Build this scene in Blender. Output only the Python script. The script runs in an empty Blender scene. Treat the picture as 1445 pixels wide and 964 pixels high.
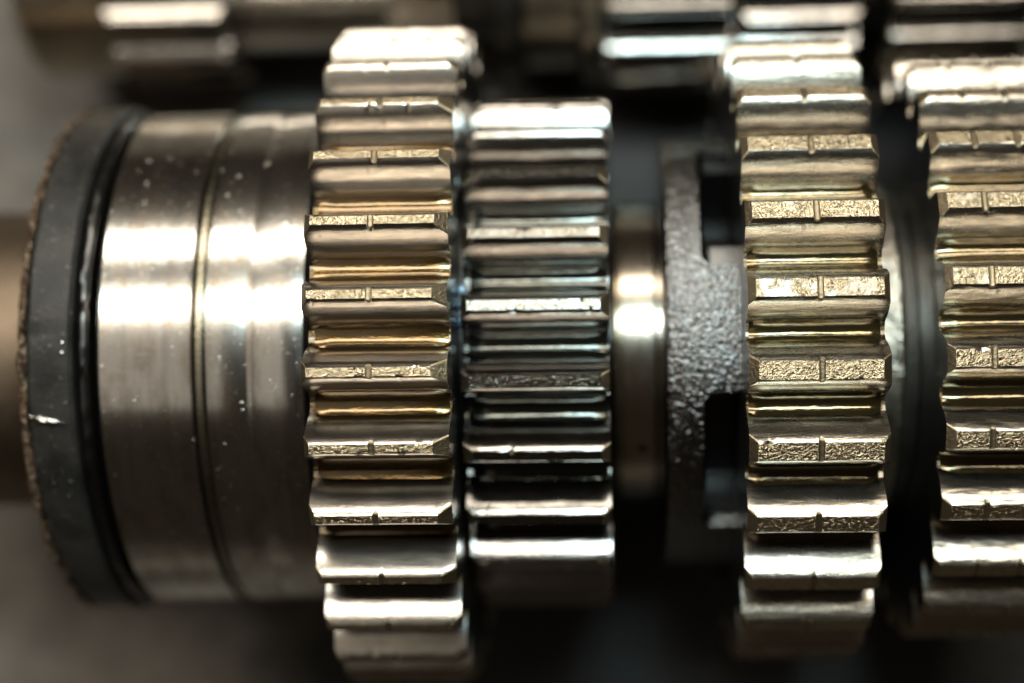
import bpy, bmesh, math, random
from math import sin, cos, pi, sqrt, radians
from mathutils import Matrix, Vector, noise

S = bpy.context.scene
C = S.collection
random.seed(7)
# one unit is about 6 cm: the largest gear has a tip radius of 1 unit
S.unit_settings.scale_length = 0.06

# ------------------------------------------------------------------ camera
def make_camera():
    f, D, Xc, Yc, yaw, pit, roll = 2303.2927, 5.03, -.4239, -.4664, .0604, -.0992, -.0072
    cy, sy, cp, sp, cr, sr = cos(yaw), sin(yaw), cos(pit), sin(pit), cos(roll), sin(roll)
    X1 = Vector((cy, 0, -sy)); Dp1 = Vector((-sy, 0, -cy)); Y = Vector((0, 1, 0))
    Y2 = cp*Y + sp*Dp1; Dp2 = -sp*Y + cp*Dp1
    R = cr*X1 + sr*Y2; U = -sr*X1 + cr*Y2; B = -Dp2
    cd = bpy.data.cameras.new('camera'); co = bpy.data.objects.new('camera', cd); C.objects.link(co)
    m = Matrix(((R.x, U.x, B.x, Xc), (R.y, U.y, B.y, Yc), (R.z, U.z, B.z, D), (0, 0, 0, 1)))
    co.matrix_world = m
    cd.lens = f*36/1445; cd.sensor_width = 36
    cd.clip_start = .05; cd.clip_end = 200
    cd.dof.use_dof = True
    cd.dof.focus_distance = D - .90
    cd.dof.aperture_fstop = .28
    cd.dof.aperture_blades = 0
    S.camera = co
make_camera()

# ------------------------------------------------------------------ light
w = bpy.data.worlds.new('World'); S.world = w; w.use_nodes = True
bg = w.node_tree.nodes['Background']
bg.inputs['Color'].default_value = (1.0, .76, .52, 1); bg.inputs['Strength'].default_value = .024

def lamp(name, ang, xc, dist, lx, ly, L, col, spread=180):
    """rectangular lamp 'ang' degrees from straight up towards +y, aimed at the gears; L is its radiance"""
    a = radians(ang)
    d = bpy.data.lights.new(name, 'AREA'); d.shape = 'RECTANGLE'; d.size = lx; d.size_y = ly
    d.energy = L*lx*ly*pi; d.color = col; d.spread = radians(spread)
    o = bpy.data.objects.new(name, d); C.objects.link(o)
    o.location = (xc, dist*sin(a), dist*cos(a)); o.rotation_euler = (-a, 0, 0)
    return o
lamp('strip_lamp_low', 17.4, -1.75, 8.5, 9.5, 1.50, 13, (1.0, .93, .81))
lamp('strip_lamp_high', 44.5, -1.75, 8.5, 9.5, 1.55, 12, (1.0, .93, .81))
lamp('window_light', 17, .05, 6.5, 1.5, 1.2, 30, (.50, .86, 1.0))
lamp('soft_fill_light', -7, -5.6, 12, 6.4, 9, .42, (1.0, .91, .78))  # added soft panel standing in for ambient, kept left for the drum's grey sheen

v = S.view_settings
v.view_transform = 'Standard'; v.look = 'None'; v.gamma = 1; v.use_curve_mapping = False
v.exposure = 0
S.cycles.use_denoising = True
S.cycles.denoiser = 'OPENIMAGEDENOISE'
S.cycles.denoising_input_passes = 'RGB_ALBEDO_NORMAL'
S.cycles.denoising_prefilter = 'ACCURATE'
S.cycles.max_bounces = 8
S.cycles.sample_clamp_indirect = 6
S.cycles.caustics_reflective = False
S.cycles.caustics_refractive = False

# ------------------------------------------------------------------ materials
class N:
    def __init__(s, name):
        s.m = bpy.data.materials.new(name); s.m.use_nodes = True
        s.t = s.m.node_tree; s.p = s.t.nodes['Principled BSDF']
    def n(s, kind, **kw):
        x = s.t.nodes.new(kind)
        for k, val in kw.items():
            if k in x.inputs: s.put(x.inputs[k], val)
            else: setattr(x, k, val)
        return x
    def put(s, sock, val):
        if isinstance(val, bpy.types.NodeSocket): s.t.links.new(val, sock)
        else: sock.default_value = val
    def set(s, **kw):
        for k, val in kw.items(): s.put(s.p.inputs[k.replace('_', ' ')], val)
    def coord(s, scale=(1, 1, 1), rnd=True):
        tc = s.n('ShaderNodeTexCoord'); mp = s.n('ShaderNodeMapping')
        s.t.links.new(tc.outputs['Object'], mp.inputs['Vector'])
        mp.inputs['Scale'].default_value = scale
        if rnd:
            oi = s.n('ShaderNodeObjectInfo')
            mu = s.n('ShaderNodeVectorMath', operation='SCALE'); mu.inputs[0].default_value = (37, 51, 23)
            s.t.links.new(oi.outputs['Random'], mu.inputs['Scale'])
            s.t.links.new(mu.outputs[0], mp.inputs['Location'])
        return mp.outputs[0]
    def noise(s, scale, detail=3, rough=.55, vec=None, dist=0):
        x = s.n('ShaderNodeTexNoise', Scale=scale, Detail=detail, Roughness=rough, Distortion=dist)
        s.t.links.new(vec if vec is not None else s.coord(), x.inputs['Vector'])
        return x.outputs['Fac']
    def ramp(s, fac, stops):
        x = s.n('ShaderNodeValToRGB'); s.t.links.new(fac, x.inputs['Fac'])
        e = x.color_ramp.elements
        while len(e) < len(stops): e.new(.5)
        for el, (p, c) in zip(e, stops):
            el.position = p
            el.color = (c, c, c, 1) if isinstance(c, (int, float)) else (*c, 1)
        return x.outputs['Color']
    def mix(s, fac, a, b, mode='MIX'):
        x = s.n('ShaderNodeMix', data_type='RGBA', blend_type=mode)
        s.put(x.inputs[0], fac)
        for sock, val in ((x.inputs[6], a), (x.inputs[7], b)):
            s.put(sock, (*val, 1) if isinstance(val, tuple) else val)
        return x.outputs[2]
    def math(s, op, a, b=0.0):
        x = s.n('ShaderNodeMath', operation=op); s.put(x.inputs[0], a); s.put(x.inputs[1], b)
        return x.outputs[0]
    def bump(s, h, strength, dist, prev=None):
        x = s.n('ShaderNodeBump', Strength=strength, Distance=dist)
        s.t.links.new(h, x.inputs['Height'])
        if prev is not None: s.t.links.new(prev, x.inputs['Normal'])
        return x.outputs[0]

def flank_mat(name, col, band, root, rough, tint=(1, 1, 1), lines=0, lump=0, coat=.6):
    m = N(name)
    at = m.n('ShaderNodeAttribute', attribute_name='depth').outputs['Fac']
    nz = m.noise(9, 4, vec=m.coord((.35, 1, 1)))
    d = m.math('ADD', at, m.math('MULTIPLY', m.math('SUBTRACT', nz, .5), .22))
    base = m.ramp(d, [(0, col), (.42, col), (.50, band), (.74, band), (.86, root), (.97, tuple(c*.6 for c in root))])  # varnish towards the root; last stop also paints in the gap's shade
    fine = m.noise(70, 4, .7, vec=m.coord((.25, 1, 1)))
    base = m.mix(m.ramp(fine, [(.35, 0.0), (.7, .45)]), base, tuple(c*.55 for c in col))
    spots = m.noise(38, 2, .5)
    base = m.mix(m.ramp(spots, [(.68, 0.0), (.74, .55)]), base, (.10, .08, .055))
    r = m.math('ADD', m.math('MULTIPLY', fine, .16), rough - .08)
    b = m.bump(fine, .25, .0022)
    if lines:
        mp = m.n('ShaderNodeMapping'); tc = m.n('ShaderNodeTexCoord')
        m.t.links.new(tc.outputs['Object'], mp.inputs[0]); mp.inputs['Rotation'].default_value = (0, 0, radians(-35)); mp.inputs['Scale'].default_value = (9, 130, 40)
        sc = m.noise(1.0, 3, .6, vec=mp.outputs[0])
        base = m.mix(m.ramp(sc, [(.42, .35), (.55, 0.0)]), base, tuple(c*.5 for c in col))
        b = m.bump(sc, lines, .0022, b)
    if lump:
        b = m.bump(m.noise(15, 2, vec=m.coord((.6, 1.5, 1.5))), lump, .005, b)
    m.set(Base_Color=base, Metallic=1.0, Roughness=r, Normal=b, Coat_Weight=coat, Coat_Roughness=.06)
    return m.m

def land_mat(name, col, rough=.24, bd=.0062):
    m = N(name)
    a = m.noise(98, 3, .6, dist=.4); bb = m.noise(260, 2, .5)
    h = m.math('ADD', a, m.math('MULTIPLY', bb, .45))
    big = m.noise(7, 3)
    base = m.mix(m.ramp(big, [(.35, 0.0), (.7, .6)]), col, tuple(c*.6 for c in col))
    base = m.mix(m.ramp(a, [(.36, .5), (.5, 0.0)]), base, (.22, .16, .08))
    wet = m.ramp(m.noise(13, 3, .6), [(.55, 0.0), (.64, 1.0)])
    m.set(Base_Color=base, Metallic=1.0, Roughness=rough, Normal=m.bump(h, 1.0, bd),
          Coat_Weight=wet, Coat_Roughness=.07)
    return m.m

def plain_metal(name, col, rough, bump=.15, scale=60, streak=(1, 1, 1), coat=0.0, metal=1.0, dark=.5, dist=.004):
    m = N(name)
    a = m.noise(scale, 4, .65, vec=m.coord(streak)); big = m.noise(6, 3, vec=m.coord())
    base = m.mix(m.ramp(big, [(.35, 0.0), (.72, dark)]), col, tuple(c*.4 for c in col))
    r = m.math('ADD', m.math('MULTIPLY', a, .2), rough - .1)
    m.set(Base_Color=base, Metallic=metal, Roughness=r, Normal=m.bump(a, bump, dist), Coat_Weight=coat, Coat_Roughness=.05)
    return m.m

def oil_mat(name, col, rough=.22):
    m = N(name)
    at = m.n('ShaderNodeAttribute', attribute_name='depth').outputs['Fac']
    a = m.noise(50, 3, .6, vec=m.coord((.3, 1, 1))); b = m.noise(6, 2, vec=m.coord((.5, 1, 1)))
    base = m.mix(m.ramp(b, [(.4, 0.0), (.7, .5)]), col, tuple(c*.45 for c in col))
    m.set(Base_Color=base, Metallic=.85, Roughness=m.math('ADD', m.math('MULTIPLY', a, .2), rough-.1),
          Normal=m.bump(a, .35, .005), Coat_Weight=1.0, Coat_Roughness=.03, Coat_IOR=1.48,
          Coat_Tint=(1, .93, .78, 1))
    return m.m

def drum_mat():
    m = N('polished_bearing_steel')
    ax = m.coord((1, 1, 1), False)
    st = m.noise(14, 4, .6, vec=m.coord((1.2, .5, .5), False))
    band = m.noise(11, 4, .7, vec=m.coord((1.6, .04, .04), False))
    sp = m.noise(75, 3, .7, vec=ax)
    scr = m.noise(160, 3, .6, vec=m.coord((1, .12, .12), False))
    base = m.mix(m.ramp(st, [(.44, 0.0), (.64, .7)]), (.54, .515, .47), (.24, .18, .125))
    base = m.mix(m.ramp(band, [(.50, 0.0), (.64, .5)]), base, (.24, .21, .18))
    base = m.mix(m.ramp(sp, [(.68, 0.0), (.74, .5)]), base, (.15, .12, .09))
    smear = m.noise(5, 5, .65, vec=m.coord((1.6, .8, .8), False), dist=1.2)
    mp = m.n('ShaderNodeMapping'); tc = m.n('ShaderNodeTexCoord')
    m.t.links.new(tc.outputs['Object'], mp.inputs[0]); mp.inputs['Rotation'].default_value = (0, 0, radians(30)); mp.inputs['Scale'].default_value = (10, 150, 60)
    hair = m.noise(1.0, 3, .6, vec=mp.outputs[0])
    base = m.mix(m.ramp(hair, [(.60, 0.0), (.68, .5)]), base, (.62, .58, .52))
    dots = m.noise(48, 2, .5, vec=m.coord((1, 1, 1), False))
    base = m.mix(m.ramp(dots, [(.725, 0.0), (.76, .8)]), base, (.78, .74, .66))
    r = m.math('ADD', m.math('MULTIPLY', st, .20), .11)
    r = m.math('ADD', r, m.math('MULTIPLY', m.ramp(sp, [(.64, 0.0), (.72, 1.0)]), .2))
    b = m.bump(scr, .10, .0014); b = m.bump(m.ramp(dots, [(.70, 0.0), (.78, 1.0)]), .5, .004, b)
    m.set(Base_Color=base, Metallic=1.0, Roughness=r, Normal=b, Coat_Weight=1.0, Coat_IOR=2.1, Coat_Roughness=m.math('ADD', m.math('MULTIPLY', m.ramp(smear, [(.50, 0.0), (.70, 1.0)]), .16), .025), Coat_Normal=m.bump(scr, .05, .001))
    return m.m

def rubber_mat():
    m = N('oily_black_rubber')
    a = m.noise(90, 3, .6); g = m.noise(9, 3, vec=m.coord((1, 1, 1), False))
    base = m.mix(m.ramp(g, [(.35, 0.0), (.7, 1.0)]), (.012, .0115, .0105), (.034, .031, .027))
    base = m.mix(m.ramp(a, [(.66, 0.0), (.72, .7)]), base, (.30, .27, .22))
    m.set(Base_Color=base, Metallic=0.0, Roughness=.42, Normal=m.bump(a, .3, .006), Specular_IOR_Level=.3)
    return m.m

def grit_mat():
    m = N('rusty_gritty_edge')
    a = m.noise(60, 4, .7)
    base = m.ramp(a, [(.38, (.03, .02, .013)), (.52, (.13, .07, .035)), (.66, (.45, .36, .26))])
    m.set(Base_Color=base, Metallic=.4, Roughness=.4, Normal=m.bump(a, 1.0, .02))
    return m.m

def ground_mat():
    m = N('greasy_bench_top')
    a = m.noise(1.3, 5, .6, vec=m.coord((1, 1, 1), False)); f = m.noise(14, 4, .7, vec=m.coord((1, 1, 1), False))
    base = m.ramp(a, [(.32, (.055, .05, .045)), (.5, (.14, .12, .10)), (.68, (.29, .25, .205))])
    base = m.mix(m.ramp(f, [(.35, .4), (.65, 0.0)]), base, (.03, .026, .022))
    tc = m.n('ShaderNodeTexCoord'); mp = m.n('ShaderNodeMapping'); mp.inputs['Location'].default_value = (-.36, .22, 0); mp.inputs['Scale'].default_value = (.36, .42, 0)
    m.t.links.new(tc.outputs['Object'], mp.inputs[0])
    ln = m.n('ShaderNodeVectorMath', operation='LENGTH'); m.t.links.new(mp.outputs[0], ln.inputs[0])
    gear_shade = m.ramp(m.math('ADD', m.math('MULTIPLY', ln.outputs['Value'], .5), m.math('MULTIPLY', m.math('SUBTRACT', a, .5), .6)), [(.42, 1.0), (.56, 0.0)])
    base = m.mix(m.math('MULTIPLY', gear_shade, .92), base, (.012, .011, .010))  # shade beneath the gears painted into the bench colour
    m.set(Base_Color=base, Roughness=.55, Normal=m.bump(f, .4, .03))
    return m.m

def oil_glass(name, col):
    m = N(name)
    m.set(Base_Color=(*col, 1), Roughness=.03, Metallic=.3, Coat_Weight=1.0, Coat_Roughness=.02)
    return m.m

M = dict(
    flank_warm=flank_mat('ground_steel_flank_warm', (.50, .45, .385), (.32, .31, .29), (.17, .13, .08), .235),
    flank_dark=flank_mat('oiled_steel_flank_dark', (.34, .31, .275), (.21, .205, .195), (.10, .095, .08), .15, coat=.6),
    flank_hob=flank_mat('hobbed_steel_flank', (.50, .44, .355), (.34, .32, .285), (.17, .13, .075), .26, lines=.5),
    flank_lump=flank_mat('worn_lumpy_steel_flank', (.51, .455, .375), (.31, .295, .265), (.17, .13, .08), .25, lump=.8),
    land=land_mat('pebbled_tooth_land', (.66, .52, .34)),
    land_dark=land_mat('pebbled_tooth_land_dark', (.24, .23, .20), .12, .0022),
    chamfer=plain_metal('brown_chamfer_steel', (.36, .28, .18), .40, bump=.6, scale=110, dist=.006),
    side=plain_metal('dark_oily_gear_side', (.08, .078, .075), .34, coat=.3),
    root=plain_metal('varnished_tooth_root', (.20, .14, .07), .28, bump=.6, scale=90, coat=.7, dist=.008),
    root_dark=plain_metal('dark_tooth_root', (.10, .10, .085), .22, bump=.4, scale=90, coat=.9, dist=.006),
    oil=oil_mat('amber_gear_oil', (.115, .072, .026)),
    oil_green=oil_mat('greenish_gold_gear_oil', (.125, .096, .046), .16),
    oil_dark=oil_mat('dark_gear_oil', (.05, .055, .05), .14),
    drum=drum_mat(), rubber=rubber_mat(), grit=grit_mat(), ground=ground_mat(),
    groove=plain_metal('dull_olive_groove_steel', (.30, .27, .20), .28, coat=.4),
    black=plain_metal('black_oily_shaft', (.05, .048, .045), .35, coat=.3),
    collar=plain_metal('polished_collar_steel', (.50, .43, .34), .22, coat=.8, bump=.1, scale=90, streak=(1, .1, .1), dark=.5),
    cast=None,
    hub=plain_metal('bright_worn_hub_steel', (.60, .53, .43), .34, bump=.7, scale=34, dist=.012),
    sleeve=plain_metal('dull_grey_sleeve', (.30, .27, .23), .42),
    back=plain_metal('back_shaft_steel', (.52, .45, .35), .30, scale=20),
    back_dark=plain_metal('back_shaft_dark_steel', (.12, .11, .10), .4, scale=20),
    back_bright=plain_metal('back_shaft_bright_steel', (.68, .64, .58), .22, scale=20, dark=.3),
    stub=plain_metal('tan_shaft_stub', (.20, .15, .105), .5, scale=20),
    blob=oil_glass('blue_glint_oil_drop', (.22, .36, .46)),  # bluish lamp reflection put into the drops' base colour
    burr=plain_metal('bright_metal_burr', (.8, .8, .76), .18, bump=.5),
)
def cast_mat():
    m = N('cast_blackened_steel')
    a = m.noise(82, 2, .5, dist=.15); f = m.noise(190, 2, .5)
    h = m.math('ADD', a, m.math('MULTIPLY', f, .3))
    m.set(Base_Color=(.06, .056, .05, 1), Metallic=1.0, Roughness=.22, Normal=m.bump(h, 1, .0075), Coat_Weight=1.0, Coat_IOR=1.9, Coat_Roughness=.05,
          Coat_Normal=m.bump(a, 1, .0080))
    return m.m
M['cast'] = cast_mat()

# ------------------------------------------------------------------ helpers
def tag(o, label=None, cat=None, group=None, kind=None):
    for k, val in (('label', label), ('category', cat), ('group', group), ('kind', kind)):
        if val: o[k] = val
    return o

def empty(name, x=0, y=0, z=0):
    o = bpy.data.objects.new(name, None); C.objects.link(o); o.location = (x, y, z); o.empty_display_size = .1
    return o

def link(name, me, parent=None, mats=()):
    for mt in mats: me.materials.append(mt)
    o = bpy.data.objects.new(name, me); C.objects.link(o); o.parent = parent
    return o

def lathe(name, prof, mat, parent=None, seg=192, jit=0, jscale=6, closed=True, mats=None, midx=None, ang=25, seed=0):
    """solid of revolution about x; prof is a list of (x, r)"""
    vs, fs = [], []
    n = len(prof)
    for j in range(seg):
        t = 2*pi*j/seg
        for i, (x, r) in enumerate(prof):
            rr = r
            if jit:
                rr += jit*(noise.noise(Vector((x*jscale*3+seed, cos(t)*jscale, sin(t)*jscale+i*.37))))
            vs.append((x, rr*sin(t), rr*cos(t)))
    rng = n if closed else n-1
    idx = []
    for j in range(seg):
        for i in range(rng):
            a = j*n+i; b = j*n+(i+1) % n; c = ((j+1) % seg)*n+(i+1) % n; d = ((j+1) % seg)*n+i
            fs.append((a, b, c, d)); idx.append(midx[i] if midx else 0)
    me = bpy.data.meshes.new(name); me.from_pydata(vs, [], fs)
    for p, k in zip(me.polygons, idx): p.material_index = k
    bm = bmesh.new(); bm.from_mesh(me); bmesh.ops.recalc_face_normals(bm, faces=bm.faces); bm.to_mesh(me); bm.free()
    me.polygons.foreach_set('use_smooth', [True]*len(me.polygons))
    me.set_sharp_from_angle(angle=radians(ang))
    return link(name, me, parent, mats or [mat])

GF = [(0, 0), (.12, .20), (.28, .40), (.45, .60), (.62, .75), (.78, .86), (.90, .94), (.97, 1.06), (1.0, 1.20)]
def g_of(t):
    for (a, ga), (b, gb) in zip(GF, GF[1:]):
        if t <= b: return ga+(gb-ga)*(t-a)/(b-a)
    return GF[-1][1]

def tooth_mesh(name, Nt, R, depth, w, hr, x0, x1, cl, cr, ch, notches, seed, rough_edge=.0010, gh=.0085, gd=.0062):
    """one spur tooth: root floor, involute-like flanks, edge bevels, textured land with witness notches, end chamfers"""
    rnd = random.Random(seed)
    de = 2*pi/Nt/2
    xs = {x0: 'e', x1: 'e', x0+cl: 'c', x1-cr: 'c', x0+cl*.5: 'm', x1-cr*.5: 'm'}
    k = 14
    for i in range(1, k): xs.setdefault(x0+cl+(x1-cr-x0-cl)*i/k, 'i')
    for nx in notches:
        for q in (-1.02, -1, -.7, -.35, 0, .35, .7, 1, 1.02): xs[nx+gh*q] = 'n'
    nicks = []
    for _ in range(rnd.choice((0, 1, 1, 2, 3))):
        nx = rnd.uniform(x0+cl+.01, x1-cr-.01); nw = rnd.uniform(.003, .007)
        nicks.append((nx, nw, rnd.uniform(.0015, .0045), rnd.choice((-1, 1))))
        for q in (-1, -.5, 0, .4, 1): xs[nx+nw*q] = 'k'
    gd *= rnd.uniform(.8, 1.15)
    secs = sorted(xs)
    keep = [secs[0]]
    for x in secs[1:]:
        if x-keep[-1] > 5e-5: keep.append(x)
    secs = keep
    Rr = R-depth; bev = .0032
    prof_n = 0; vs = []; dep = []
    for x in secs:
        rt = R
        if x < x0+cl: rt = R-ch*(1-(x-x0)/cl)
        if x > x1-cr: rt = R-ch*(1-(x1-x)/cr)
        for nx in notches:
            q = abs(x-nx)/gh
            if q < 1: rt = R-gd*sqrt(1-q*q)
        jt = rough_edge*(noise.noise(Vector((x*23, seed*3.1, 0)))+.5*noise.noise(Vector((x*70, seed*5.7, 1))))
        rt += jt
        row = []
        t_top = (R-(rt-bev))/depth
        NF = 11
        fl = []
        for i in range(NF):
            t = t_top+(1-t_top)*(i/(NF-1))
            hh = w+(hr-w)*g_of(max(t, 0))
            fl.append((R-depth*t, hh, t))
        # root to land, left half
        left = [(Rr-.002, -de, 1.15), (Rr-.001, -(de*.55+fl[-1][1]*.45), 1.1)]
        left += [(r, -h + .0006*noise.noise(Vector((x*14, r*40, seed))), t) for r, h, t in reversed(fl)]
        hb = w+(hr-w)*g_of(max((R-rt)/depth, 0))
        e2 = rnd.random()*.0012
        land_h = hb-bev*.55/R-e2*.4
        land = [(rt, -land_h, -.02), (rt, -land_h*.4, -.05), (rt, land_h*.4, -.05), (rt, land_h, -.02)]
        right = [(r, -h, t) for r, h, t in reversed(left)]
        for nx, nw, nd, side in nicks:
            q = abs(x-nx)/nw
            if q < 1:
                dd = nd*(1-q)
                if side < 0:
                    left[-1] = (left[-1][0]-dd, left[-1][1], left[-1][2]); land[0] = (land[0][0]-dd, land[0][1]*.8, land[0][2])
                else:
                    right[0] = (right[0][0]-dd, right[0][1], right[0][2]); land[-1] = (land[-1][0]-dd, land[-1][1]*.8, land[-1][2])
        row = left+land+right
        prof_n = len(row)
        for r, h, t in row:
            vs.append((x, r*sin(h), r*cos(h))); dep.append(t)
    fs, mi = [], []
    nl = 2+11
    for s in range(len(secs)-1):
        xm = (secs[s]+secs[s+1])/2
        for i in range(prof_n-1):
            a = s*prof_n+i
            fs.append((a, a+1, a+1+prof_n, a+prof_n))
            if i < 2 or i >= prof_n-3: mi.append(3)
            elif nl-1 <= i < nl+4:
                edge = (i == nl-1 or i == nl+3)
                if xm < x0+cl or xm > x1-cr: mi.append(2)
                elif any(abs(xm-nx) < gh for nx in notches): mi.append(2)
                else: mi.append(0 if edge else 1)
            else: mi.append(0)
    # end faces
    for s, flip in ((0, True), (len(secs)-1, False)):
        base = s*prof_n
        vs_e = list(range(base, base+prof_n))
        for i in range(prof_n//2-1+(prof_n % 2)):
            a, b, c, d = base+i, base+i+1, base+prof_n-2-i, base+prof_n-1-i
            if b == c: continue
            q = (a, b, c, d) if not flip else (d, c, b, a)
            fs.append(q); mi.append(4)
    me = bpy.data.meshes.new(name); me.from_pydata(vs, [], fs)
    for p, kx in zip(me.polygons, mi): p.material_index = kx
    bm = bmesh.new(); bm.from_mesh(me); bmesh.ops.recalc_face_normals(bm, faces=bm.faces)
    # make sure the land faces outwards
    top = max(bm.faces, key=lambda f: f.calc_center_median().z)
    if top.normal.z < 0: bmesh.ops.reverse_faces(bm, faces=bm.faces)
    bm.to_mesh(me); bm.free()
    at = me.attributes.new('depth', 'FLOAT', 'POINT'); at.data.foreach_set('value', dep)
    me.polygons.foreach_set('use_smooth', [True]*len(me.polygons))
    me.set_sharp_from_angle(angle=radians(24))
    return me

def oil_mesh(name, Nt, R, depth, hr, x0, x1, fill, seed, w):
    """oil lying in a tooth space: concave meniscus creeping up both flanks, thinning at its ends"""
    de = pi/Nt
    secs = 18; n = 9; vs = []; dep = []
    Rr = R-depth
    for s in range(secs):
        u = s/(secs-1); x = x0+(x1-x0)*u
        endf = min(1, min(u, 1-u)/.09); endf = .35+.65*sqrt(endf)
        f = fill*endf*(1+.16*noise.noise(Vector((x*5, seed*2.3, 4))))
        rtop = Rr+depth*f                      # contact height on the flanks
        htop = de*2-(w+(hr-w)*g_of(1-f))       # nothing but the far flank mirrored
        half = de-(w+(hr-w)*g_of(1-f))+.0015
        rb = Rr+.004+depth*f*.22
        for i in range(n):
            q = -1+2*i/(n-1)
            r = rb+(rtop-rb)*abs(q)**2.4
            vs.append((x, r*sin(half*q), r*cos(half*q))); dep.append(abs(q))
        # underside
        for i in range(n):
            q = 1-2*i/(n-1)
            vs.append((x, (Rr-.006)*sin(half*.6*q), (Rr-.006)*cos(half*.6*q))); dep.append(1)
    m2 = 2*n; fs = []
    for s in range(secs-1):
        for i in range(m2):
            a = s*m2+i; b = s*m2+(i+1) % m2
            fs.append((a, b, b+m2, a+m2))
    fs.append(tuple(range(m2))); fs.append(tuple((secs-1)*m2+i for i in reversed(range(m2))))
    me = bpy.data.meshes.new(name); me.from_pydata(vs, [], fs)
    bm = bmesh.new(); bm.from_mesh(me); bmesh.ops.recalc_face_normals(bm, faces=bm.faces); bm.to_mesh(me); bm.free()
    at = me.attributes.new('depth', 'FLOAT', 'POINT'); at.data.foreach_set('value', dep)
    me.polygons.foreach_set('use_smooth', [True]*len(me.polygons))
    me.set_sharp_from_angle(angle=radians(50))
    return me

def gear(label, Nt, R, depth, w, phase, i0, x0, x1, cl, cr, ch, notches, flank, land, rootm, oilm, fill, group,
         loc=(0, 0, 0), variants=9, seed=0, oil_span=82, bore=.3, cmat='chamfer', hr=None, oil_in=(.03, .01)):
    de = pi/Nt
    hr = hr or w+.056/R
    root = empty('spur_gear', *loc); tag(root, label, 'gear', group)
    Rr = R-depth
    lathe('gear_body', [(x0+.002, bore), (x0+.002, Rr-.006), (x1-.002, Rr-.006), (x1-.002, bore)], M['side'], root, seg=128)
    tm = [tooth_mesh('tooth', Nt, R, depth, w, hr, x0, x1, cl*random.uniform(.8, 1.2), cr*random.uniform(.75, 1.25),
                     ch*random.uniform(.85, 1.15), notches, seed+k) for k in range(variants)]
    for me in tm:
        for k in (flank, land, cmat, rootm, 'side'): me.materials.append(M[k])
    om = []
    if fill:
        for k in range(3):
            me = oil_mesh('oil_film', Nt, R, depth, hr, x0+oil_in[0]*random.uniform(.5, 1.2), x1-oil_in[1], fill*random.uniform(.85, 1.15), seed+k, w)
            me.materials.append(M[oilm]); om.append(me)
    order = [random.randrange(variants) for _ in range(Nt)]
    for k in range(Nt):
        th = phase-k*2*de
        o = bpy.data.objects.new('tooth', tm[order[k]]); C.objects.link(o); o.parent = root; o.rotation_euler = (-th, 0, 0)
        tc = (th-de+pi) % (2*pi)-pi
        if om and abs(math.degrees(tc)) < oil_span:
            f = bpy.data.objects.new('oil_film', om[k % 3]); C.objects.link(f); f.parent = root; f.rotation_euler = (-(th-de), 0, 0)
    return root

# ------------------------------------------------------------------ setting
def ground():
    n = 60; L = 14
    vs = [(-L+2*L*i/n, -L+2*L*j/n, -1.11) for j in range(n+1) for i in range(n+1)]
    vs = [(x, y, z+.03*noise.noise(Vector((x*.9, y*.9, 0)))) for x, y, z in vs]
    fs = [(j*(n+1)+i, j*(n+1)+i+1, (j+1)*(n+1)+i+1, (j+1)*(n+1)+i) for j in range(n) for i in range(n)]
    me = bpy.data.meshes.new('ground'); me.from_pydata(vs, [], fs)
    me.polygons.foreach_set('use_smooth', [True]*len(me.polygons))
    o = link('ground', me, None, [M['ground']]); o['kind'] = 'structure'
ground()

# ------------------------------------------------------------------ front shaft
FS = 'gears on the front shaft'
sh = empty('front_shaft'); tag(sh, 'dark oily steel shaft running through the gears, tan worn stub at its left end', 'shaft')
lathe('shaft_core', [(-2.1, .0005), (-2.1, .30), (.95, .30), (1.6, .30), (1.6, .0005)], M['black'], sh, seg=96)
lathe('shaft_stub', [(-2.75, .31), (-2.75, .43), (-2.70, .46), (-2.02, .46), (-2.0, .44), (-2.0, .31)], M['stub'], sh, seg=128)

# seal ring at the far left
sl = empty('seal_ring'); tag(sl, 'black rubber seal ring with gritty rusty rim, left of the polished steel drum', 'seal')
lathe('rubber_band', [(-2.0, .50), (-1.985, .765), (-1.975, .772), (-1.872, .775), (-1.862, .765), (-1.858, .50)], M['rubber'], sl, seg=256, jit=.004, jscale=8)
lathe('gritty_rim', [(-2.014, .52), (-2.016, .750), (-2.004, .769), (-1.990, .769), (-1.986, .52)], M['grit'], sl, seg=400, jit=.022, jscale=18, ang=60)
lathe('lip_bead', [(-1.857, .55), (-1.856, .742), (-1.846, .757), (-1.832, .757), (-1.822, .744), (-1.821, .55)], M['grit' if False else 'side'], sl, seg=300, jit=.006, jscale=20, ang=60)

# steel drum with grooves
dr = empty('steel_drum'); tag(dr, 'polished steel bearing drum with two bright stripes of light, between seal ring and first gear', 'bearing')
RD = .755
lathe('outer_race', [(-1.803, .5), (-1.803, RD-.012), (-1.792, RD-.001), (-1.545, RD), (-1.541, RD-.005), (-1.538, RD-.03), (-1.508, RD-.03), (-1.505, RD-.005),
                     (-1.501, RD), (-1.402, RD), (-1.398, RD-.0015), (-1.380, RD-.0015), (-1.376, RD), (-1.262, RD), (-1.256, RD-.0015), (-1.242, RD-.004), (-1.232, RD-.014), (-1.228, .5)],
      M['drum'], dr, seg=256)
lathe('snap_ring', [(-1.536, RD-.035), (-1.536, RD-.010), (-1.531, RD-.006), (-1.516, RD-.006), (-1.511, RD-.010), (-1.511, RD-.035)], M['groove'], dr, seg=256)
lathe('inner_face', [(-1.8, .32), (-1.80, .499), (-1.23, .499), (-1.23, .32)], M['black'], dr, seg=96)

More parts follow.
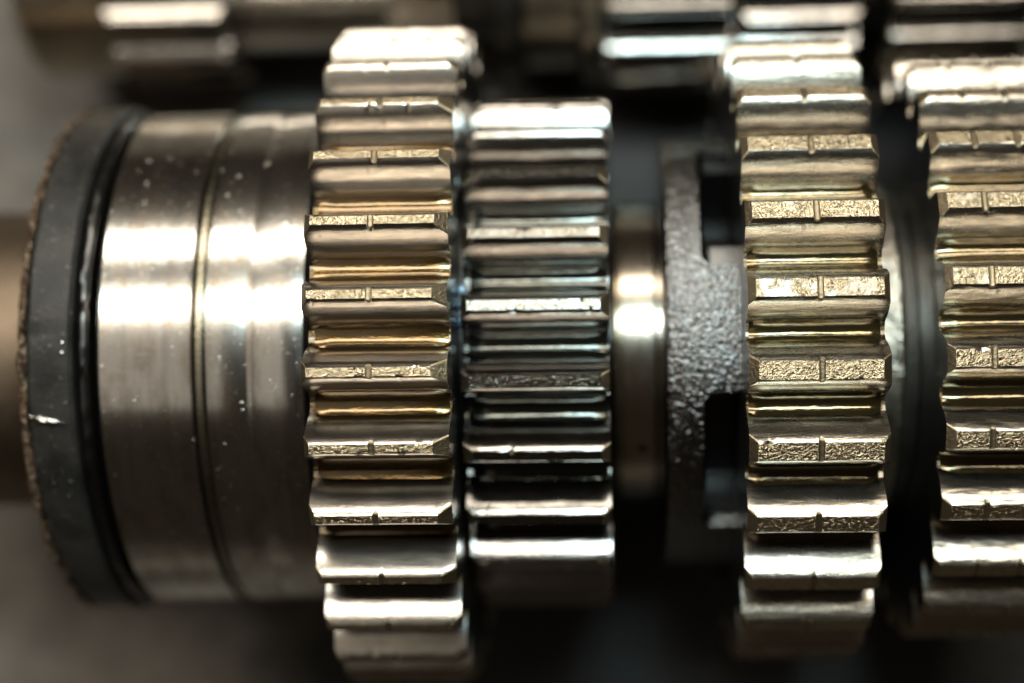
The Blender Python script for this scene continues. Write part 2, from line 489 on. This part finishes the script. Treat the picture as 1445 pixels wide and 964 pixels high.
# four gears of the front shaft
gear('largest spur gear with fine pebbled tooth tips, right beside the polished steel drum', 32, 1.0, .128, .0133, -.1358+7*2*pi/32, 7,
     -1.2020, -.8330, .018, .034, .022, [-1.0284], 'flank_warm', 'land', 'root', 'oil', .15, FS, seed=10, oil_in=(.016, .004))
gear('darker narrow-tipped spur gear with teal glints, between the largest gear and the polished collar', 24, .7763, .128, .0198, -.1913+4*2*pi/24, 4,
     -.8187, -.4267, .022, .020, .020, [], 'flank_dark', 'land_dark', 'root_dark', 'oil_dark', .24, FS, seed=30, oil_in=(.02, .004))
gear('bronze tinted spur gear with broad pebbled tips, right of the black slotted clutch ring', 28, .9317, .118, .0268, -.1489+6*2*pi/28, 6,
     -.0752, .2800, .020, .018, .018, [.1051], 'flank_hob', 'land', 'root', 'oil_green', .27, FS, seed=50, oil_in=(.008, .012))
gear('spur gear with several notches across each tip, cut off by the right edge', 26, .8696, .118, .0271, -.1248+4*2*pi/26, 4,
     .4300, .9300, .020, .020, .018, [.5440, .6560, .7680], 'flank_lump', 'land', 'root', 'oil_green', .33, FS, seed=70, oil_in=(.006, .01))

# spacer between gears one and two, droplets on it
sp = tag(lathe('spacer_ring', [(-.832, .31), (-.832, .66), (-.821, .66), (-.821, .31)], M['black'], None, seg=96),
         'thin dark spacer ring in the gap between the largest gear and the darker gear', 'spacer')
for k, (a, x, r) in enumerate(((9.5, -.8245, .0165), (6.0, -.8240, .015), (2.2, -.8243, .018))):
    bm = bmesh.new(); bmesh.ops.create_uvsphere(bm, u_segments=24, v_segments=14, radius=r)
    for vtx in bm.verts: vtx.co.z *= .8
    me = bpy.data.meshes.new('oil_drop'); bm.to_mesh(me); bm.free(); me.polygons.foreach_set('use_smooth', [True]*len(me.polygons))
    o = link('oil_drop', me, None, [M['blob']]); t = radians(a); o.location = (x, .668*sin(t), .668*cos(t)); o.rotation_euler = (-t, 0, 0)
    tag(o, ['topmost of the three bluish oil drops in the gap between the left gears', 'middle one of the three bluish oil drops in the gap between the left gears',
            'lowest of the three bluish oil drops in the gap between the left gears'][k], 'oil drop', 'oil drops in the gear gap')

# polished collar
co = empty('polished_collar'); tag(co, 'narrow polished steel collar between the darker gear and the black clutch ring', 'collar')
RC = .455
lathe('collar_band', [(-.420, .31), (-.420, RC-.012), (-.412, RC-.004), (-.400, RC-.012), (-.392, RC-.001), (-.372, RC), (-.300, RC), (-.290, RC-.008), (-.280, RC-.008), (-.278, .31)], M['collar'], co, seg=192)
bm = bmesh.new(); bmesh.ops.create_circle(bm, cap_ends=True, segments=24, radius=.013)
ex = bmesh.ops.extrude_face_region(bm, geom=bm.faces[:]); bmesh.ops.translate(bm, verts=[q for q in ex['geom'] if isinstance(q, bmesh.types.BMVert)], vec=(0, 0, .004))
me = bpy.data.meshes.new('oil_hole'); bm.to_mesh(me); bm.free()
o = link('oil_hole', me, co, [M['black']]); t = radians(-43); o.location = (-.335, (RC-.0025)*sin(t), (RC-.0025)*cos(t)); o.rotation_euler = (-t, 0, 0)

# slotted clutch ring
def clutch():
    root = empty('clutch_ring'); tag(root, 'rough black cast clutch ring with deep slots, left of the bronze tinted gear', 'clutch ring')
    xL, xS, xR, Ro, Ri, rho = -.2745, -.165, -.060, .650, .47, .040
    th = []
    n = 720
    slots = [(15.5, 57.5), (-55, -15.3), (88, 130), (160, 202), (232, 274)]
    for i in range(n): th.append(i*360/n-180.13)
    for a, b in slots:
        for e in (a, b):
            e = (e+180) % 360-180
            th += [e-.02, e+.02]
    th = sorted(th)
    prof = []
    def xr_at(d):
        for a, b in slots:
            dd = (d-a) % 360
            if 0 < dd < (b-a):
                s = min(dd, (b-a)-dd)*pi/180*Ro
                return xS+(rho-sqrt(max(rho*rho-(rho-s)**2, 0)) if s < rho else 0)
        return xR
    vs, fs = [], []
    for d in th:
        t = radians(d); xr = xr_at(d)
        for x, r in ((xL, Ri), (xL, Ro-.02), (xL+.006, Ro-.006), (xL+.02, Ro), (xL+.5*(xr-xL), Ro), (xr-.010, Ro), (xr, Ro-.010), (xr, Ri)):
            vs.append((x, r*sin(t), r*cos(t)))
    m = 8
    for j in range(len(th)):
        for i in range(m):
            a = j*m+i; b = j*m+(i+1) % m; j2 = (j+1) % len(th)
            fs.append((a, b, j2*m+(i+1) % m, j2*m+i))
    me = bpy.data.meshes.new('slotted_ring'); me.from_pydata(vs, [], fs)
    bm = bmesh.new(); bm.from_mesh(me); bmesh.ops.recalc_face_normals(bm, faces=bm.faces); bm.to_mesh(me); bm.free()
    me.polygons.foreach_set('use_smooth', [True]*len(me.polygons)); me.set_sharp_from_angle(angle=radians(28))
    link('slotted_ring', me, root, [M['cast']])
    lathe('ring_web', [(xL+.02, .31), (xL+.02, .469), (xR-.02, .469), (xR-.02, .31)], M['black'], root, seg=96)
    # engaging lugs of the next gear seen in the slots
    for a2, b2 in ((16.6, 22.5), (50.5, 56.5), (-54, -52)):
        vs, fs = [], []
        k = 12
        for i in range(k+1):
            t = radians(a2+(b2-a2)*i/k)
            for x, r in ((-.158, .471), (-.158, .60), (-.150, .612), (-.062, .612), (-.062, .471)): vs.append((x, r*sin(t), r*cos(t)))
        for i in range(k):
            for q in range(5):
                p = i*5+q; p2 = i*5+(q+1) % 5; fs.append((p, p2, p2+5, p+5))
        fs.append((4, 3, 2, 1, 0)); fs.append(tuple(k*5+q for q in range(5)))
        me = bpy.data.meshes.new('lug'); me.from_pydata(vs, [], fs)
        bm = bmesh.new(); bm.from_mesh(me); bmesh.ops.recalc_face_normals(bm, faces=bm.faces)
        bmesh.ops.bevel(bm, geom=bm.edges[:], offset=.003, segments=2, affect='EDGES'); bm.to_mesh(me); bm.free()
        link('lug', me, root, [M['side']])
clutch()

# flange between the two right hand gears
fl = empty('flange_hub'); tag(fl, 'worn grey flanged hub in the gap between the two right hand gears', 'hub')
lathe('bright_flange', [(.286, .31), (.286, .48), (.296, .492), (.335, .494), (.355, .499), (.378, .505), (.386, .500), (.390, .485), (.390, .31)], M['hub'], fl, seg=256, jit=.005, jscale=9, ang=40)
lathe('sleeve', [(.388, .31), (.388, .478), (.396, .486), (.429, .480), (.429, .31)], M['sleeve'], fl, seg=160)

# burr and drops on the seal ring
def blob(name, label, cat, x, a, R, size, mat, sc=(1, 1, 1), lump=.3, seed=0):
    bm = bmesh.new(); bmesh.ops.create_icosphere(bm, subdivisions=3, radius=size)
    for vtx in bm.verts:
        vtx.co *= 1+lump*noise.noise(vtx.co*(2.2/size)+Vector((seed, 0, 0)))
        vtx.co = Vector((vtx.co.x*sc[0], vtx.co.y*sc[1], vtx.co.z*sc[2]))
    me = bpy.data.meshes.new(name); bm.to_mesh(me); bm.free(); me.polygons.foreach_set('use_smooth', [True]*len(me.polygons))
    o = link(name, me, None, [mat]); t = radians(a); o.location = (x, R*sin(t), R*cos(t)); o.rotation_euler = (-t, 0, -.22)
    return tag(o, label, cat)
blob('metal_burr', 'bright crumpled sliver of metal lying across the black seal ring', 'metal sliver', -1.94, -17.6, .777, .012, M['burr'], (3.6, .75, .5), .8)
blob('oil_drop', 'tiny clear drop on the black seal ring, upper of the close pair', 'oil drop', -1.885, -2.2, .777, .0055, M['burr'], (1, 1, .6), .1, 3)
blob('oil_drop', 'tiny clear drop on the black seal ring, lower of the close pair', 'oil drop', -1.885, -4.3, .777, .0055, M['burr'], (.9, 1.2, .6), .1, 5)

# ------------------------------------------------------------------ back shaft
BY, BZ = 1.44, -.58
bs = empty('back_shaft', 0, BY, BZ); tag(bs, 'blurred stepped steel shaft lying behind the gears along the top edge', 'shaft')
lathe('shaft_end', [(-2.46, .0005), (-2.46, .33), (-2.42, .365), (-1.74, .365), (-1.72, .32), (-1.72, .0005)], M['back'], bs, seg=96)
lathe('shaft_middle', [(-1.72, .0005), (-1.72, .285), (-.95, .285), (-.95, .0005)], M['back_bright'], bs, seg=96)
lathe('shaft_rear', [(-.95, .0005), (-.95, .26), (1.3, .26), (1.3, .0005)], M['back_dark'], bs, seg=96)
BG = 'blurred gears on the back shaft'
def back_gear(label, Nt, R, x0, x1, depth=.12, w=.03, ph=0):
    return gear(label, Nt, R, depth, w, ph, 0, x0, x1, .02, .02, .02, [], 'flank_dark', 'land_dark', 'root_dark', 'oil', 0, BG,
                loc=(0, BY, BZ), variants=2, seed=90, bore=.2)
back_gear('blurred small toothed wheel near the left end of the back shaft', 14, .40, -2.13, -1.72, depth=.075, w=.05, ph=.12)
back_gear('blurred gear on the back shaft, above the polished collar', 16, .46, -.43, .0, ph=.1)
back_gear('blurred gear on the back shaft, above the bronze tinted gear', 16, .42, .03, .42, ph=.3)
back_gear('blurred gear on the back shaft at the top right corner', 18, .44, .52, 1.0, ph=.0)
fg = empty('back_flange', 0, BY, BZ); tag(fg, 'blurred pair of dull flanges on the back shaft, above the darker gear', 'flange')
lathe('flange_disc', [(-.80, .2), (-.80, .41), (-.72, .41), (-.72, .2)], M['back_dark'], fg, seg=96)
lathe('flange_disc', [(-.70, .2), (-.70, .37), (-.52, .37), (-.52, .2)], M['back'], fg, seg=96)
lathe('flange_disc', [(-.50, .2), (-.50, .42), (-.45, .42), (-.45, .2)], M['back'], fg, seg=96)
